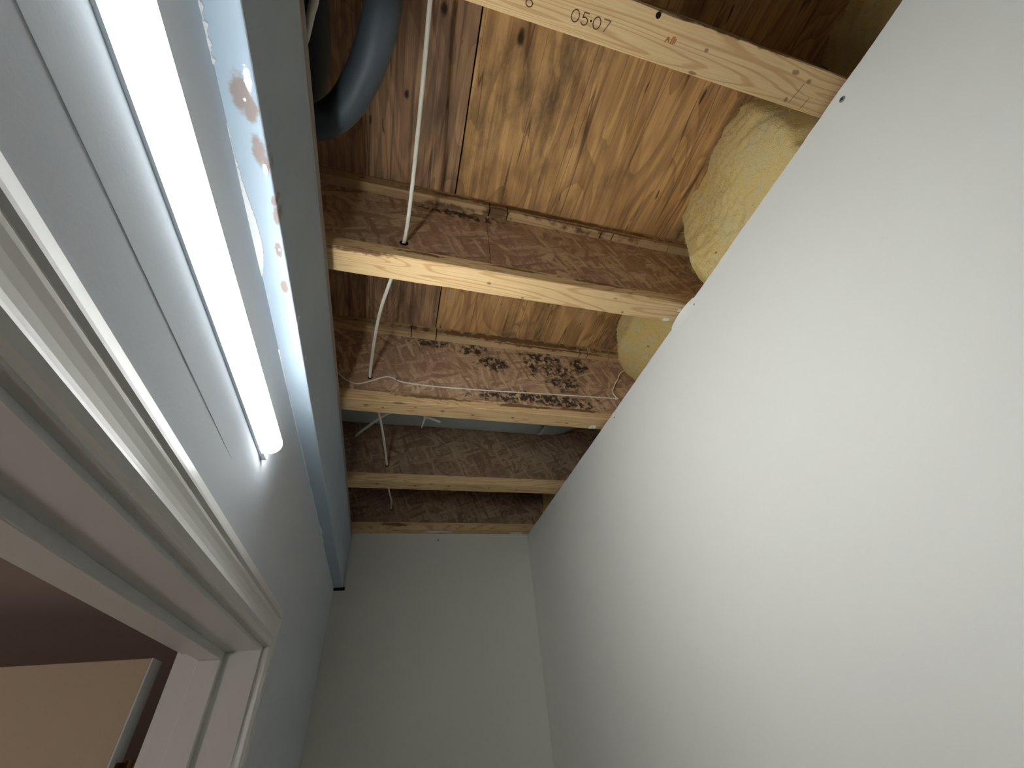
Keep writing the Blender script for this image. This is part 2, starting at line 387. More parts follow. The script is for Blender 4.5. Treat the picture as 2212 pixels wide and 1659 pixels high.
# hall
tag(box('wall_hall', M_HALL, None, XMIN - 0.02, XMIN, Y0, YW + 0.5, FL, PLY), 'dim brown hall wall beyond the door', kind='structure')
tag(box('wall_hall_end', M_HALL, None, XMIN, XH, 1.35, 1.37, FL, 0.55), 'dark brown hall wall behind the open door', kind='structure')
hc = tag(box('ceiling_hall', M_DARK, None, XMIN, XH, Y0, YW + 0.4, 0.56, 0.575), 'dim brown panelled hall ceiling seen through the doorway', kind='structure')
for a, b in ((Y0, 1.06), (1.0615, 1.7), (1.7015, YW + 0.4)): box('ceiling_panel', M_HCEIL, hc, XMIN, XH, a, b, 0.55, 0.5605)

# plywood subfloor
ce = tag(box('ceiling', M_DARK, None, XMIN, XMAX, Y0, YW + 0.5, PLY + 0.018, PLY + 0.03), 'stained plywood subfloor laid over the joists', kind='structure')
sp = 0.0595
box('plywood_sheet', M_PLYL, ce, XMIN, sp - 0.0015, Y0, YW + 0.5, PLY, PLY + 0.0185)
box('plywood_sheet', M_PLY, ce, sp + 0.0015, XMAX, Y0, YW + 0.5, PLY, PLY + 0.0185)

# ---------------------------------------------------------------- door frame
# (distance out from the opening, thickness off the wall)
PROF = [(0.0, 0.0), (0.0, 0.0092), (0.0012, 0.0105), (0.0042, 0.0106), (0.0096, 0.0088), (0.0149, 0.0117), (0.0180, 0.0106), (0.0225, 0.0093), (0.0289, 0.0084), (0.036, 0.0080),
        (0.0425, 0.0081), (0.0458, 0.0077), (0.0490, 0.0060), (0.0503, 0.0048), (0.0523, 0.0082), (0.0560, 0.0074), (0.0685, 0.0030), (0.0690, 0.0)]
RV = 0.005
zi = JZ + RV; yi = YJ + RV; yn = YN - RV
head = NB()
A_ = [head.verts.new((XL + t, yn - d, zi + d)) for d, t in PROF]; B_ = [head.verts.new((XL + t, yi + d, zi + d)) for d, t in PROF]; n = len(PROF)
for k in range(n): head.faces.new((A_[k], A_[(k + 1) % n], B_[(k + 1) % n], B_[k]))
head.faces.new(A_); head.faces.new(B_[::-1])
door_frame = tag(empty('trim_1', ((XL + XH) / 2, (YN + YJ) / 2, FL)), 'white moulded door casing and jamb around the open doorway', 'door frame', kind='structure')
link('head_casing', head, M_TRIM, door_frame)
for sgn, yy in ((1, yi), (-1, yn)):
    bm = NB()
    A_ = [bm.verts.new((XL + t, yy + sgn * d, FL)) for d, t in PROF]; B_ = [bm.verts.new((XL + t, yy + sgn * d, zi + d)) for d, t in PROF]
    for k in range(n): bm.faces.new((A_[k], A_[(k + 1) % n], B_[(k + 1) % n], B_[k]))
    bm.faces.new(A_); bm.faces.new(B_[::-1]); link('side_casing', bm, M_TRIM, door_frame)
box('head_jamb', M_TRIM, door_frame, XH, XL + 0.0005, YN - 0.019, YJ + 0.019, JZ, JZ + 0.019)
box('side_jamb', M_TRIM, door_frame, XH, XL + 0.0005, YJ, YJ + 0.019, FL, JZ)
box('side_jamb', M_TRIM, door_frame, XH, XL + 0.0005, YN - 0.019, YN, FL, JZ)
S0, S1, ST = -0.272, -0.240, 0.011
box('door_stop', M_TRIM, door_frame, S0, S1, YN, YJ, JZ - ST, JZ + 0.0005, bev=0.0015)
box('door_stop', M_TRIM, door_frame, S0, S1, YJ - ST, YJ + 0.0005, FL, JZ - ST, bev=0.0015)
box('door_stop', M_TRIM, door_frame, S0, S1, YN - 0.0005, YN + ST, FL, JZ - ST, bev=0.0015)
box('hall_casing', M_TRIM, door_frame, XH - 0.012, XH, YJ + 0.012, YJ + 0.075, FL, JZ + 0.07, bev=0.002)
box('hall_casing', M_TRIM, door_frame, XH - 0.012, XH, YN - 0.075, YJ + 0.012, JZ + 0.012, JZ + 0.07, bev=0.002)
# door leaf swung out into the hall
door = tag(empty('door_1', (-0.65, 0.86, FL + 0.01)), 'tan door leaf with pale edge standing open into the hall', 'door', kind='structure')
box('door_leaf', [M_DOOR], door, -1.04, -0.336, 0.842, 0.877, FL + 0.01, 0.1415, bev=0.001)
box('door_edge', M_DOOREDGE, door, -0.3362, -0.334, 0.842, 0.877, FL + 0.01, 0.1415)
def hinge(z):
    h = box('hinge', M_BRASS, door, -0.334, -0.3325, 0.858, 0.877, z - 0.045, z + 0.045)
    bm = NB(); tube(bm, [Vector((-0.326, 0.880, z - 0.047)), Vector((-0.326, 0.880, z + 0.047))], 0.0055, 12); link('hinge_pin', bm, M_BRASS, h)
    box('hinge_leaf', M_BRASS, h, -0.334, -0.312, 0.8795, 0.881, z - 0.045, z + 0.045)
hinge(-0.02); hinge(-0.85); hinge(-1.65)

# ---------------------------------------------------------------- steel beam on top of the left wall
XE = -0.159; XWEB = -0.186
beam = tag(empty('steel_beam', (XWEB, 0.2, ZB)), 'grey painted steel beam with rust spots running along the door wall', 'beam')
ye = YW - 0.002
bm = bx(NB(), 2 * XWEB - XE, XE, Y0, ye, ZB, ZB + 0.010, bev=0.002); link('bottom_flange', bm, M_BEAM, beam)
bm = NB()
XF = XE - 0.0015
WP = [(XF - 0.010, ZB + 0.008), (XF - 0.0012, ZB + 0.008), (XF, ZB + 0.012), (XF, 0.600), (XF + 0.0003, 0.616), (XF + 0.0010, 0.624), (XF - 0.010, 0.624)]
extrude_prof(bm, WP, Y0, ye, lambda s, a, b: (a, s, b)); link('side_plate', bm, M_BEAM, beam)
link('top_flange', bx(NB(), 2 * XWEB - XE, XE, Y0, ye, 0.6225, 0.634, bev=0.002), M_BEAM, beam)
link('nailer_plate', bx(NB(), 2 * XWEB - XE, XE - 0.0005, Y0, ye, 0.6335, 0.6555), M_NAILER, beam)
# dark block painted as the shaded pocket at the beam end
box('pocket_shade', M_DARK, beam, XE - 0.036, XE + 0.006, YW - 0.003, YW + 0.001, ZB - 0.009, ZB + 0.002)
# ragged compound squeezed along flange and wall
def mud(name, pts_y, wid, z=ZB):
    bm = NB(); a = []; b = []; n = len(pts_y)
    for y, wd in zip(pts_y, wid):
        a.append((bm.verts.new((XL - 0.001, y, z - 0.0035)), bm.verts.new((XL - 0.001, y, z + 0.0005))))
        b.append((bm.verts.new((XL + wd, y, z - 0.0012)), bm.verts.new((XL + wd, y, z + 0.0005))))
    for i in range(n - 1):
        bm.faces.new((a[i][0], b[i][0], b[i + 1][0], a[i + 1][0])); bm.faces.new((b[i][0], b[i][1], b[i + 1][1], b[i + 1][0])); bm.faces.new((a[i][1], a[i + 1][1], b[i + 1][1], b[i][1]))
    bm.faces.new((a[0][0], a[0][1], b[0][1], b[0][0])); bm.faces.new((a[-1][0], b[-1][0], b[-1][1], a[-1][1]))
    return link(name, bm, M_MUD, wl)
N_ = 90; ys = [0.175 + (0.345 - 0.175) * i / N_ for i in range(N_ + 1)]
def mudw(y):
    t = (y - 0.175) / 0.17
    env = 0.0012 + 0.0075 * max(0, math.sin(min(1, max(0, (t - 0.15) / 0.85)) ** 1.6 * math.pi))
    return max(0.0004, env + 0.0009 * fr(y, 0, 0, 240.0))
mud('joint_compound', ys, [mudw(y) for y in ys])
ys = [0.06 + 0.07 * i / 40 for i in range(41)]; mud('joint_compound', ys, [max(0.0003, 0.0022 + 0.003 * fr(y, 2, 0, 160.0)) for y in ys])
ys = [0.47 + 0.75 * i / 160 for i in range(161)]; mud('joint_compound', ys, [max(0.0003, 0.0010 + 0.0022 * fr(y, 5, 0, 22.0) + 0.0006 * fr(y, 5, 0, 150.0)) for y in ys])
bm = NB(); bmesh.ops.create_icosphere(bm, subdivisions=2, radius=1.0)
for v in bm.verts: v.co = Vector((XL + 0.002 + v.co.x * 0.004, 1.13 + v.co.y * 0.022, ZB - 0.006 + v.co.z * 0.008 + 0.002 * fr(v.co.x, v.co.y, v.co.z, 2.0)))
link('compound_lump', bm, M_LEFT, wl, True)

# ---------------------------------------------------------------- LED batten on the left wall
lamp = tag(empty('led_batten', (-0.182, 0.26, 0.320)), 'lit white LED tube batten fixed on the wall above the door casing', 'lamp')
LX, LZ, LR = -0.1775, 0.337, 0.0138; LY0, LY1 = -0.060, 0.545
bm = NB(); prof = [(XL + 0.0038, LZ - LR), (XL + 0.008, LZ - LR)]
for k in range(33):
    a = math.radians(-90 + 180 * k / 32); prof.append((LX + LR * math.cos(a), LZ + LR * math.sin(a)))
prof += [(XL + 0.008, LZ + LR), (XL + 0.0038, LZ + LR)]
st = [(LY0, 1.0), (LY1 - 0.010, 1.0), (LY1 - 0.004, 0.93), (LY1 - 0.0008, 0.74), (LY1, 0.5)]
rows = [[bm.verts.new((LX + (x - LX) * s_, y, LZ + (z - LZ) * s_)) for x, z in prof] for y, s_ in st]
for a, b in zip(rows, rows[1:]):
    for k in range(len(prof)): bm.faces.new((a[k], a[(k + 1) % len(prof)], b[(k + 1) % len(prof)], b[k]))
bm.faces.new(rows[0]); bm.faces.new(rows[-1][::-1]); link('diffuser', bm, M_EMIT, lamp, True)
box('base_channel', M_ALU, lamp, XL + 0.0004, XL + 0.0042, LY0, LY1 - 0.004, LZ - 0.0137, LZ + 0.0137)
cl = NB(); pts = [(XL + 0.0002, LZ - 0.0140), (XL + 0.0065, LZ - 0.0140), (XL + 0.0085, LZ - 0.0110), (XL + 0.0030, LZ - 0.0095), (XL + 0.0030, LZ + 0.0090), (XL + 0.0002, LZ + 0.0090)]
extrude_prof(cl, pts, LY1 - 0.006, LY1 + 0.012, lambda s, a, b: (a, s, b)); link('wall_clip', cl, M_CAP, lamp)
bm = NB(); tube(bm, [Vector((LX, LY0 - 0.02, LZ)), Vector((LX, LY0 - 0.002, LZ)), Vector((LX, LY0 + 0.002, LZ))], LR * 1.03, 20); link('end_cap', bm, M_CAP, lamp)

# ---------------------------------------------------------------- I-joists
JO = [('Z', -0.352), ('A', 0.0055), ('B', 0.409), ('C', 0.8175), ('D', 1.227), ('E', 1.612)]  # joist Z lies out of view, kept to block lamp light
JLAB = {'A': 'pale I-joist whose underside carries a stamped date and swirling grain',
        'B': 'I-joist with a clean brown strand web beside the large yellow insulation batt',
        'C': 'I-joist with black mould blotches on its web and a thin wire across it',
        'D': 'dark I-joist just past the grey duct',
        'E': 'shadowed I-joist resting on top of the far wall',
        'Z': 'unseen I-joist ahead of the stamped one, kept to block lamp light'}
def bumpy_flange(x0, x1, y0, y1, z0, z1, seed, wob=0.0012, seg=70):
    """lumber flange with slightly worn, waney arrises"""
    bm = NB(); rings = []
    for i in range(seg + 1):
        x = x0 + (x1 - x0) * i / seg
        c = 0.0015 + max(0.0, wob * 2.4 * fr(x, seed, 0, 7.0)); c2 = 0.0012 + max(0.0, wob * fr(x, seed + 5, 0, 9.0))
        rings.append([bm.verts.new(p) for p in ((x, y0, z1), (x, y0, z0 + c * 1.2), (x, y0 + c, z0), (x, y1 - c2, z0), (x, y1, z0 + c2), (x, y1, z1))])
    for a, b in zip(rings, rings[1:]):
        for k in range(6): bm.faces.new((a[k], a[(k + 1) % 6], b[(k + 1) % 6], b[k]))
    bm.faces.new(rings[0]); bm.faces.new(rings[-1][::-1]); return bm
X0, X1 = XMIN + 0.02, XMAX - 0.02
LIGHT, DARK = lin(216, 186, 138), lin(176, 128, 80)
KN = {'A': [((0.335, 0.027, J), (0.003, 0.0022, 0.02)), ((0.475, 0.018, J), (0.006, 0.003, 0.02)), ((0.502, 0.022, J), (0.0035, 0.0025, 0.02)), ((0.255, 0.008, J), (0.003, 0.002, 0.01)), ((0.33, 0.053, J), (0.006, 0.002, 0.01)), ((0.485, 0.048, J), (0.003, 0.003, 0.01))],
      'B': [((0.128, 0.434, J), (0.004, 0.003, 0.02)), ((0.2, 0.455, J), (0.003, 0.002, 0.01)), ((0.42, 0.452, J), (0.003, 0.002, 0.01)), ((0.39, 0.422, J), (0.004, 0.0015, 0.01))],
      'C': [((0.02, 0.833, J), (0.004, 0.003, 0.01)), ((0.09, 0.84, J), (0.006, 0.004, 0.01)), ((0.17, 0.846, J), (0.005, 0.003, 0.01)), ((0.20, 0.826, J + .01), (0.006, 0.006, 0.006)), ((0.28, 0.845, J), (0.004, 0.004, 0.01)), ((0.44, 0.85, J), (0.005, 0.003, 0.01)), ((-0.02, 0.822, J), (0.016, 0.004, 0.008)), ((-0.1, 0.84, J), (0.005, 0.003, 0.01)), ((-0.06, 0.845, J), (0.004, 0.003, 0.01))],
      'D': [((-0.07, 1.245, J), (0.006, 0.006, 0.02)), ((0.05, 1.25, J), (0.004, 0.004, 0.02)), ((0.10, 1.235, J), (0.004, 0.003, 0.02)), ((0.16, 1.245, J), (0.006, 0.005, 0.02)), ((0.30, 1.25, J), (0.004, 0.004, 0.02)), ((0.40, 1.255, J), (0.006, 0.004, 0.02))],
      'E': [((0.0, 1.62, J), (0.01, 0.005, 0.02))], 'Z': []}
WANE = {'A': [((0.30 + 0.06 * k, 0.003, J), (0.05, 0.004, 0.01)) for k in range(3)],
        'B': [((-0.10, 0.412, J + 0.002), (0.05, 0.005, 0.004)), ((0.0, 0.409, J + 0.022), (0.05, 0.01, 0.004)), ((0.18, 0.409, J + 0.024), (0.06, 0.01, 0.004)), ((0.36, 0.409, J + 0.024), (0.08, 0.01, 0.005))],
        'C': [((0.06, 0.8175, J + 0.024), (0.10, 0.01, 0.005)), ((0.30, 0.8175, J + 0.022), (0.08, 0.01, 0.006)), ((0.46, 0.8175, J + 0.024), (0.07, 0.01, 0.005))],
        'D': None, 'E': [((0.0, 1.612, J + 0.02), (0.05, 0.01, 0.006))], 'Z': None}
MOLD = [((0.19 + a, 0.837, z), (0.055, 0.05, 0.03)) for a, z in ((0.0, 0.895), (0.05, 0.84), (0.0, 0.80))]
MOLD = [((0.175, 0.837, 0.895), (0.045, 0.05, 0.022)), ((0.235, 0.837, 0.850), (0.04, 0.05, 0.030)), ((0.39, 0.837, 0.895), (0.06, 0.05, 0.022)),
        ((0.44, 0.837, 0.845), (0.06, 0.05, 0.030)), ((0.46, 0.837, 0.79), (0.05, 0.05, 0.026)), ((0.36, 0.837, 0.85), (0.02, 0.05, 0.03)), ((0.52, 0.837, 0.88), (0.03, 0.05, 0.03)),
        ((0.05, 0.837, 0.905), (0.06, 0.05, 0.016)), ((0.33, 0.837, 0.725), (0.16, 0.05, 0.02)), ((0.45, 0.837, 0.72), (0.10, 0.05, 0.02))]
WEBY = {}
for i, (k, y0) in enumerate(JO):
    y1 = y0 + FW; yc = (y0 + y1) / 2; WEBY[k] = yc - 0.005
    lowm = mat_wood('flange_lumber_' + k.lower(), LIGHT, DARK, 0, 3.0 + 2.7 * i, KN[k], 24.0 if k == 'A' else 15.0, 0.2, WANE[k])
    topm = mat_wood('top_lumber_' + k.lower(), lin(206, 178, 134), lin(160, 120, 78), 0, 8.0 + 1.9 * i, (), 7.0, 0.45, {'B': [((0.40, y0, PLY - 0.034), (0.16, 0.02, 0.004)), ((0.30, y0, PLY - 0.016), (0.32, 0.004, 0.010)), ((0.16, y0 + 0.01, PLY - 0.037), (0.03, 0.02, 0.01)), ((0.05, y0 + 0.02, PLY - 0.037), (0.06, 0.01, 0.01))], 'C': [((0.30, y0, PLY - 0.016), (0.34, 0.004, 0.012)), ((0.45, y0, PLY - 0.034), (0.2, 0.01, 0.003))]}.get(k))  # long brown spots colour the near face darker on B and C
    osb = mat_osb('strand_board_' + k.lower(), 1.3 * i, {'D': 0.6, 'E': 0.6, 'A': 0.6}.get(k, 1.0), MOLD if k == 'C' else ([((0.06, 0.43, 0.90), (0.09, 0.05, 0.014)), ((0.12, 0.43, 0.895), (0.03, 0.05, 0.016))] if k == 'B' else None))  # A, D and E boards coloured darker, standing in for their weaker light
    j = tag(empty('i_joist', (0.2, yc, J)), JLAB[k], 'joist', 'wooden I-joists under the subfloor')
    lo_ = link('bottom_flange', bumpy_flange(X0, X1, y0, y1, J, J + FT, i * 3.1, 0.0022 if k in 'AB' else 0.0014), lowm, j)
    # top flange, with cuts where the lumber is split
    cuts = {'B': [0.14, 0.183, 0.424, 0.456, 0.618], 'C': [-0.01, 0.063, 0.529, 0.556, 0.635]}.get(k, [])
    xs = [X0] + cuts + [X1]
    for a, b in zip(xs, xs[1:]):
        box('top_flange', topm, j, a + (0.0012 if a != X0 else 0), b - (0.0012 if b != X1 else 0), y0, y1, PLY - 0.037, PLY - 0.0005, bev=0.0015)
    if cuts: box('split_shadow', M_DARK, j, X0, X1, y0 + 0.003, y1 - 0.003, PLY - 0.034, PLY - 0.004)  # dark core painted as the shadow inside the splits
    ws = {'B': 0.134, 'E': 0.081, 'C': 0.72, 'D': -0.35, 'A': -0.4, 'Z': 0.3}[k]
    box('web_panel', osb, j, X0, ws - 0.0006, yc - 0.005, yc + 0.005, J + FT - 0.001, PLY - 0.036)
    box('web_panel', osb, j, ws + 0.0006, X1, yc - 0.005, yc + 0.005, J + FT - 0.001, PLY - 0.036)
    # dark discs painted as the shade inside the cable's holes
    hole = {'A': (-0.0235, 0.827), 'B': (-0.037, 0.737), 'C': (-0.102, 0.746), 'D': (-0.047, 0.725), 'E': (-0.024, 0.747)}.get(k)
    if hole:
        bm = NB(); tube(bm, [Vector((hole[0], yc - 0.0056, hole[1])), Vector((hole[0], yc + 0.0056, hole[1]))], 0.0085 if k == 'B' else 0.006, 16); link('hole_shade', bm, M_DARK, j)
    # spackle smears on the underside
    def smear(cx, cy, rx, ry, name='spackle_smear'):
        bm = NB(); ring = [bm.verts.new((cx + rx * math.cos(t) * (1 + 0.45 * fr(math.cos(t), math.sin(t), cx * 9, 1.7)), cy + ry * math.sin(t) * (1 + 0.45 * fr(math.cos(t), math.sin(t), cy * 7, 2.3)), J - 0.0010)) for t in [2 * math.pi * q / 20 for q in range(20)]]
        top = [bm.verts.new((v.co.x, v.co.y, J + 0.0006)) for v in ring]
        bm.faces.new(ring)
        for q in range(20): bm.faces.new((ring[q], ring[(q + 1) % 20], top[(q + 1) % 20], top[q]))
        link(name, bm, M_SPK, lo_)
    if k == 'B': smear(0.526, 0.4535, 0.0085, 0.0040); smear(0.543, 0.425, 0.004, 0.004)
    if k == 'C': smear(0.523, 0.858, 0.0125, 0.0085)
    if k == 'E': smear(0.17, 1.632, 0.05, 0.006); smear(0.50, 1.640, 0.03, 0.006)
    if k == 'A':
        # stamped date, read from below: text runs along +x, its top towards the viewer
        def strokes(name, lines, x, y, s, wd=0.0006, ang=0.0, mat=M_INK):
            bm = NB()
            for L_ in lines:
                for p, q in zip(L_, L_[1:]):
                    P1 = Vector((x + p[0] * s, y - p[1] * s * 1.0, 0)); P2 = Vector((x + q[0] * s, y - q[1] * s, 0))
                    d = (P2 - P1)
                    if d.length < 1e-6: continue
                    d.normalize(); nn = Vector((-d.y, d.x, 0)) * wd; e_ = d * wd * 0.6
                    v = [bm.verts.new((w_.x, w_.y, J + z_)) for z_ in (-0.0003, 0.0004) for w_ in (P1 - e_ + nn, P2 + e_ + nn, P2 + e_ - nn, P1 - e_ - nn)]
                    bm.faces.new(v[:4]); bm.faces.new(v[4:][::-1])
                    for c_ in range(4): bm.faces.new((v[c_], v[(c_ + 1) % 4], v[4 + (c_ + 1) % 4], v[4 + c_]))
            return link(name, bm, mat, lo_)
        el = lambda cx, cy, rx, ry, a0=0, a1=360, n_=16: [(cx + rx * math.cos(math.radians(a0 + (a1 - a0) * q / n_)), cy + ry * math.sin(math.radians(a0 + (a1 - a0) * q / n_))) for q in range(n_ + 1)]
        G0 = [el(0.45, 0.5, 0.42, 0.5)]
        G5 = [[(0.75, 1.0), (0.2, 1.0), (0.12, 0.56)] + el(0.38, 0.32, 0.36, 0.32, 120, -150, 12)]
        G7 = [[(0.0, 1.0), (0.75, 1.0), (0.28, 0.0)]]
        GD = [el(0.1, 0.5, 0.06, 0.06, 0, 360, 6)]
        adv = 0; s = 0.0115; lines = []
        for g_, wd_ in ((G0, 1.15), (G5, 1.0), (GD, 0.35), (G0, 1.15), (G7, 1.0)):
            lines += [[(px + adv, py) for px, py in L_] for L_ in g_]; adv += wd_
        tag(strokes('stamped_date', lines, 0.1470, 0.0425, s), 'dark ink stamp reading 05·07')
        strokes('stamped_digit', [el(0.45, 0.25, 0.36, 0.27), el(0.45, 0.78, 0.3, 0.24)], 0.0885, 0.0425, s)
        strokes('crayon_mark', [[(0, 0), (0.3, .5), (.5, 0.1)], [(0.9, 0), (1, .7)], [(1.2, 0), (1.25, .8)], [(1.45, .1), (1.5, .6)]], 0.275, 0.032, 0.009, 0.0009, mat=M_PINK)
        strokes('pencil_line', [[(0, 0), (0.5, 2.2)]], 0.492, 0.050, 0.011, 0.0004)
        strokes('pencil_line', [[(0, 0), (0.35, 1.3)]], 0.515, 0.053, 0.011, 0.0004)
        bm = NB(); tube(bm, [Vector((0.2535, 0.0115, J + 0.002)), Vector((0.2535, 0.0115, J - 0.0003))], 0.0035, 12); link('nail_hole', bm, M_DARK, lo_)

# ---------------------------------------------------------------- insulation
def batt(ja, jb, xf, label, seed, zt=PLY - 0.001, zb=0.60, amp=0.010, xb=XMAX - 0.05):
    """bulging wool block stuffed between two joists (their near edges ja, jb); xf(t, s) gives the face towards the room"""
    NU, NV = 80, 80; bm = NB(); g = []
    for i in range(NU + 1):
        t = i / NU; row = []
        for k in range(NV + 1):
            s = k / NV; z = zb + (zt - zb) * s
            tuck = min(1.0, max(0.0, (z - J - FT - 0.002) / 0.02)) * min(1.0, max(0.0, (PLY - 0.039 - z) / 0.02))
            ya = ja + FW + 0.001 - 0.018 * tuck; yb = jb - 0.001 + 0.018 * tuck
            y = ya + (yb - ya) * t
            nz = fr(y + seed, z, 0, 9.0) * amp + fr(y + seed, z, 2, 28.0) * amp * 0.5 + fr(y, z * 0.5, seed, 120.0) * amp * 0.3
            x = max(xf(t, s) + nz, XR + 0.0135 + 0.002 * t)
            row.append(bm.verts.new((x, y, z)))
        g.append(row)
    for i in range(NU):
        for k in range(NV): bm.faces.new((g[i][k], g[i + 1][k], g[i + 1][k + 1], g[i][k + 1]))
    # sides and back
    per = [g[i][0] for i in range(NU + 1)] + [g[NU][k] for k in range(1, NV + 1)] + [g[i][NV] for i in range(NU - 1, -1, -1)] + [g[0][k] for k in range(NV - 1, 0, -1)]
    bk = [bm.verts.new((xb, v.co.y, v.co.z)) for v in per]; n = len(per)
    for k in range(n): bm.faces.new((per[k], bk[k], bk[(k + 1) % n], per[(k + 1) % n]))
    bm.faces.new(bk)
    src = [(v.co.copy()) for row in g for v in row if v.co.z > 0.63]
    o = tag(link('insulation_batt', bm, M_INS, None, True), label, 'insulation', 'insulation batts over the tall wall')
    rnd = random.Random(int(seed * 10)); fb = NB()
    for _ in range(5000):
        p = rnd.choice(src) + Vector((0.001, rnd.uniform(-0.003, 0.003), rnd.uniform(-0.003, 0.003)))
        d = Vector((-rnd.uniform(0.1, 0.6), rnd.uniform(-1, 1), rnd.uniform(-1, 1))).normalized() * rnd.uniform(0.004, 0.013)
        w_ = d.cross(Vector((rnd.uniform(-1, 1), rnd.uniform(-1, 1), rnd.uniform(-1, 1)))).normalized() * 0.00028
        m_ = p + d * 0.55 + Vector((-0.001, 0, 0)); e_ = p + d + Vector((0.0012, 0, 0))
        if min(p.y, m_.y, e_.y) < ja + FW + 0.001 or max(p.y, m_.y, e_.y) > jb - 0.001 or min(m_.x, e_.x) < XR + 0.014: continue
        a_ = [fb.verts.new(q) for q in (p - w_, p + w_, m_ + w_ * 0.7, m_ - w_ * 0.7, e_)]
        fb.faces.new(a_[:4]); fb.faces.new((a_[3], a_[2], a_[4]))
    tag(link('loose_fibres', fb, M_INS, o), kind='stuff')
    return o
def prof1(t, s):
    y = 0.062 + (0.43 - 0.062) * t
    edge = 0.632 - 0.025 * math.exp(-((y - 0.17) / 0.07) ** 2) + 0.10 * max(0, (y - 0.36) / 0.07) ** 1.5 + 0.09 * max(0, (0.11 - y) / 0.05) ** 1.3
    return edge - 0.055 * (1 - s) + 0.02 * math.sin(s * math.pi) * -1.0
def prof2(t, s):
    y = 0.462 + (0.84 - 0.462) * t
    edge = 0.622 + 0.065 * max(0, (y - 0.72) / 0.12) ** 1.4 + 0.03 * max(0, (0.55 - y) / 0.09)
    fold = 0.07 * (1 / (1 + math.exp((s - 0.62 - 0.25 * (t - 0.5)) * 26))) - 0.02 * math.exp(-((s - 0.7) / 0.1) ** 2)
    return edge + fold - 0.06 * (1 - s)
batt(0.0055, 0.409, prof1, 'large bright yellow insulation batt next to the stamped joist', 1.0)
batt(0.409, 0.8175, prof2, 'folded dull yellow insulation batt next to the mouldy joist', 5.0, amp=0.007)
batt(-0.352, 0.0055, lambda t, s: 0.735 - 0.03 * (1 - s) - 0.03 * math.sin(t * 3.0), 'shaded insulation batt on the hidden side of the stamped joist', 9.0)
batt(1.227, 1.612, lambda t, s: 0.66 - 0.05 * (1 - s), 'small sliver of pale insulation near the far wall corner', 13.0, amp=0.006)

# ---------------------------------------------------------------- duct in the third bay
duct = tag(empty('metal_duct', (0.2, 1.14, 0.86)), 'dull grey duct crossing the bay above the loose zip ties', 'duct')
bm = NB(); prof = []
for q in range(40):
    a = 2 * math.pi * q / 40; ca, sa = math.cos(a), math.sin(a)
    prof.append((1.066 + 0.155 * math.copysign(abs(ca) ** 0.45, ca), 0.902 + 0.048 * math.copysign(abs(sa) ** 0.5, sa)))
xs = [XMIN + 0.1 + (0.50 - XMIN - 0.1) * q / 60 for q in range(61)]
rows = [[bm.verts.new((x, y, z + 0.0025 * fr(x, y, z, 11.0))) for y, z in prof] for x in xs]
for a, b in zip(rows, rows[1:]):
    for q in range(40): bm.faces.new((a[q], a[(q + 1) % 40], b[(q + 1) % 40], b[q]))
bm.faces.new(rows[0]); bm.faces.new(rows[-1][::-1]); link('duct_body', bm, M_DUCT, duct, True)
bm = NB(); rows = [[bm.verts.new((x, 1.066 + (y - 1.066) * s_, 0.902 + (z - 0.902) * s_ + 0.004 * fr(x, y, z, 30.0))) for y, z in prof] for x, s_ in ((0.49, 1.01), (0.50, 1.03), (0.52, 0.99), (0.55, 1.0), (0.60, 0.86), (0.64, 0.7))]
for a, b in zip(rows, rows[1:]):
    for q in range(40): bm.faces.new((a[q], a[(q + 1) % 40], b[(q + 1) % 40], b[q]))
bm.faces.new(rows[0]); bm.faces.new(rows[-1][::-1]); link('duct_end_wrap', bm, M_DUCT, duct, True)

# ---------------------------------------------------------------- cables, ties, hose
pts = [(-0.021, -0.06, 0.826), (-0.0235, 0.025, 0.827), (-0.0255, 0.082, 0.825), (-0.0272, 0.197, 0.815), (-0.031, 0.345, 0.77), (-0.037, 0.428, 0.737), (-0.056, 0.500, 0.720),
       (-0.076, 0.590, 0.735), (-0.090, 0.684, 0.755), (-0.099, 0.775, 0.757), (-0.102, 0.837, 0.746), (-0.095, 0.90, 0.735), (-0.076, 0.99, 0.738), (-0.060, 1.12, 0.735), (-0.047, 1.247, 0.725),
       (-0.040, 1.33, 0.705), (-0.033, 1.42, 0.712), (-0.025, 1.54, 0.738), (-0.024, 1.637, 0.747), (-0.024, 1.75, 0.745)]
bm = NB(); tube(bm, spline(pts, 10), 0.0036, 12, 0.75)
tag(link('white_cable', bm, M_CABLE, None, True), 'thick white cable threaded through bored holes in the joist webs', 'cable')
yw = WEBY['C'] - 0.003
pts = [(-0.215, yw, 0.775), (-0.183, yw, 0.750), (-0.160, yw, 0.728), (-0.130, yw - 0.002, 0.716), (-0.100, yw - 0.004, 0.727), (-0.065, yw - 0.002, 0.748), (-0.045, yw, 0.7495), (-0.031, yw, 0.741), (0.0, yw, 0.736),
       (0.079, yw, 0.733), (0.25, yw, 0.738), (0.45, yw, 0.747), (0.612, yw, 0.7535), (0.618, yw, 0.758), (0.612, yw, 0.775), (0.622, yw, 0.800), (0.645, yw - 0.002, 0.835), (0.668, yw - 0.004, 0.868), (0.72, yw - 0.010, 0.888)]
wire = empty('thin_wire', (0.2, yw, 0.716)); tag(wire, 'thin pale wire stapled across the mouldy joist web', 'wire')
bm = NB(); tube(bm, spline(pts, 8), 0.0017, 8); link('wire_run', bm, M_WIRE, wire, True)
bm = NB(); tube(bm, spline([(-0.032, yw + 0.004, 0.752), (-0.036, yw - 0.004, 0.745), (-0.033, yw - 0.005, 0.735), (-0.027, yw - 0.003, 0.733), (-0.025, yw + 0.004, 0.738)], 6), 0.0012, 8); link('staple', bm, M_SCREW, wire, True)
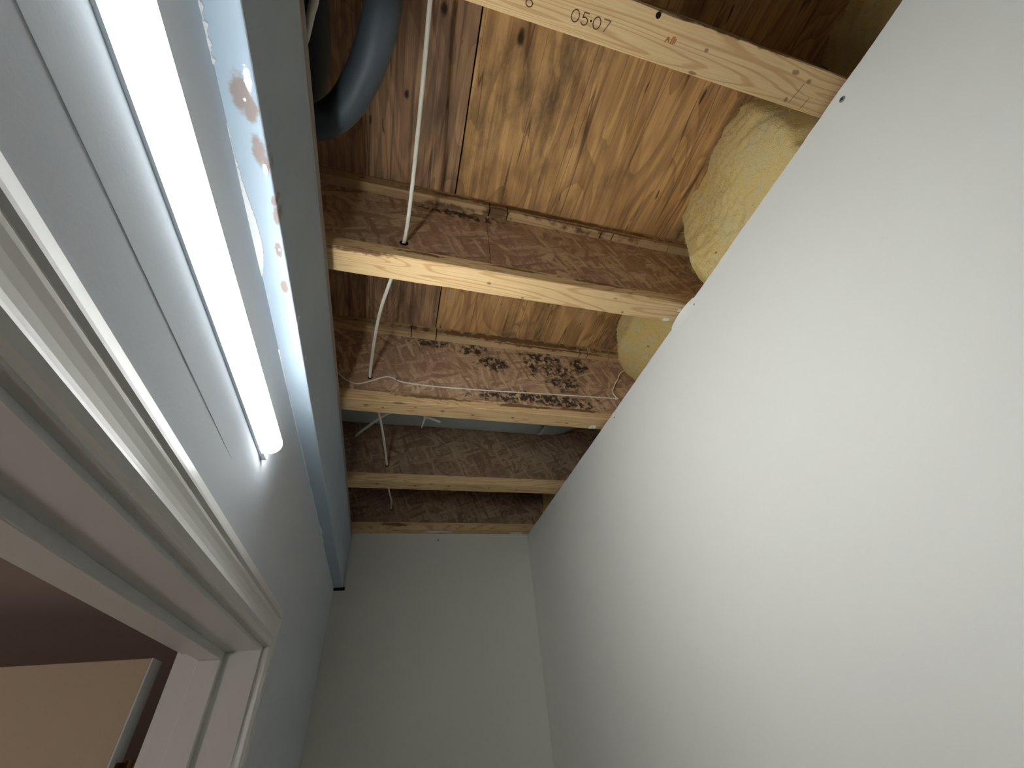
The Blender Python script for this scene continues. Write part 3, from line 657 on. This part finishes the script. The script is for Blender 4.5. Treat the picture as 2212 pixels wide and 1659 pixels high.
bm = bx(NB(), 0.6145, 0.6215, yw - 0.003, yw + 0.004, 0.7500, 0.7560); link('staple', bm, M_WIRE, wire)
# loose zip ties below the duct
def ribbon(name, pts, wd, mat, th=0.0007, parent=None, side=Vector((0, 1, 0)), taper=True):
    bm = NB(); P_ = spline(pts, 8); rows = []; N = len(P_)
    for i, p in enumerate(P_):
        d = (P_[min(i + 1, N - 1)] - P_[max(i - 1, 0)]).normalized(); s_ = (side - d * side.dot(d)).normalized(); nn = d.cross(s_)
        k = wd * (1 - 0.6 * (i / (N - 1)) ** 4 if taper else 1)
        rows.append([bm.verts.new(p + s_ * k + nn * th), bm.verts.new(p - s_ * k + nn * th), bm.verts.new(p - s_ * k - nn * th), bm.verts.new(p + s_ * k - nn * th)])
    for a, b in zip(rows, rows[1:]):
        for q in range(4): bm.faces.new((a[q], a[(q + 1) % 4], b[(q + 1) % 4], b[q]))
    bm.faces.new(rows[0]); bm.faces.new(rows[-1][::-1]); return link(name, bm, mat, parent, True)
t1 = tag(empty('zip_tie', (-0.09, 1.12, 0.80)), 'long curved white zip tie tail hanging under the grey duct', 'zip tie', 'zip ties on the duct')
ribbon('tie_strap', [(0.02, 1.04, 0.852), (-0.03, 1.085, 0.836), (-0.075, 1.10, 0.815), (-0.115, 1.14, 0.805), (-0.145, 1.175, 0.798), (-0.158, 1.205, 0.803)], 0.0052, M_TIE, 0.0012, t1)
t2 = tag(empty('zip_tie', (0.07, 1.10, 0.80)), 'short white zip tie with its square head under the grey duct', 'zip tie', 'zip ties on the duct')
ribbon('tie_strap', [(0.020, 1.06, 0.850), (0.045, 1.075, 0.825), (0.062, 1.082, 0.815), (0.088, 1.09, 0.812), (0.110, 1.105, 0.814)], 0.0048, M_TIE, 0.0014, t2, taper=False)
link('tie_head', bx(NB(), 0.055, 0.064, 1.078, 1.089, 0.809, 0.818, bev=0.001), M_TIE, t2)
ribbon('tie_tail', [(0.059, 1.086, 0.812), (0.056, 1.10, 0.806), (0.052, 1.125, 0.800)], 0.0024, M_TIE, 0.0009, t2, side=Vector((1, 0, 0)))

# dark hose looping over the beam
pts = [(-0.30, 0.094, 0.925), (-0.20, 0.092, 0.922), (-0.125, 0.088, 0.900), (-0.094, 0.087, 0.84), (-0.086, 0.092, 0.785), (-0.093, 0.130, 0.770), (-0.110, 0.177, 0.770), (-0.136, 0.224, 0.770), (-0.168, 0.256, 0.772), (-0.200, 0.268, 0.775), (-0.235, 0.262, 0.78), (-0.28, 0.24, 0.79), (-0.36, 0.19, 0.80)]
bm = NB(); tube(bm, spline(pts, 8), 0.0255, 28)
tag(link('dark_hose', bm, M_HOSE, None, True), 'fat dark grey hose curving down over the steel beam', 'hose')
pts = [(-0.30, 0.150, 0.915), (-0.235, 0.125, 0.900), (-0.205, 0.118, 0.870), (-0.196, 0.150, 0.848), (-0.200, 0.21, 0.842), (-0.225, 0.29, 0.84), (-0.29, 0.33, 0.84)]
bm = NB(); tube(bm, spline(pts, 8), 0.024, 28)
tag(link('dark_hose', bm, M_HOSE, None, True), 'second dark hose mostly hidden behind the beam edge', 'hose')
st = ribbon('white_strap', [(-0.150, 0.02, 0.745), (-0.166, 0.10, 0.744), (-0.174, 0.125, 0.744), (-0.1835, 0.158, 0.745)], 0.0055, M_TIE, 0.0012, None, Vector((1, 0.2, 0)))
tag(st, 'white plastic strap end poking out beside the dark hose', 'strap')
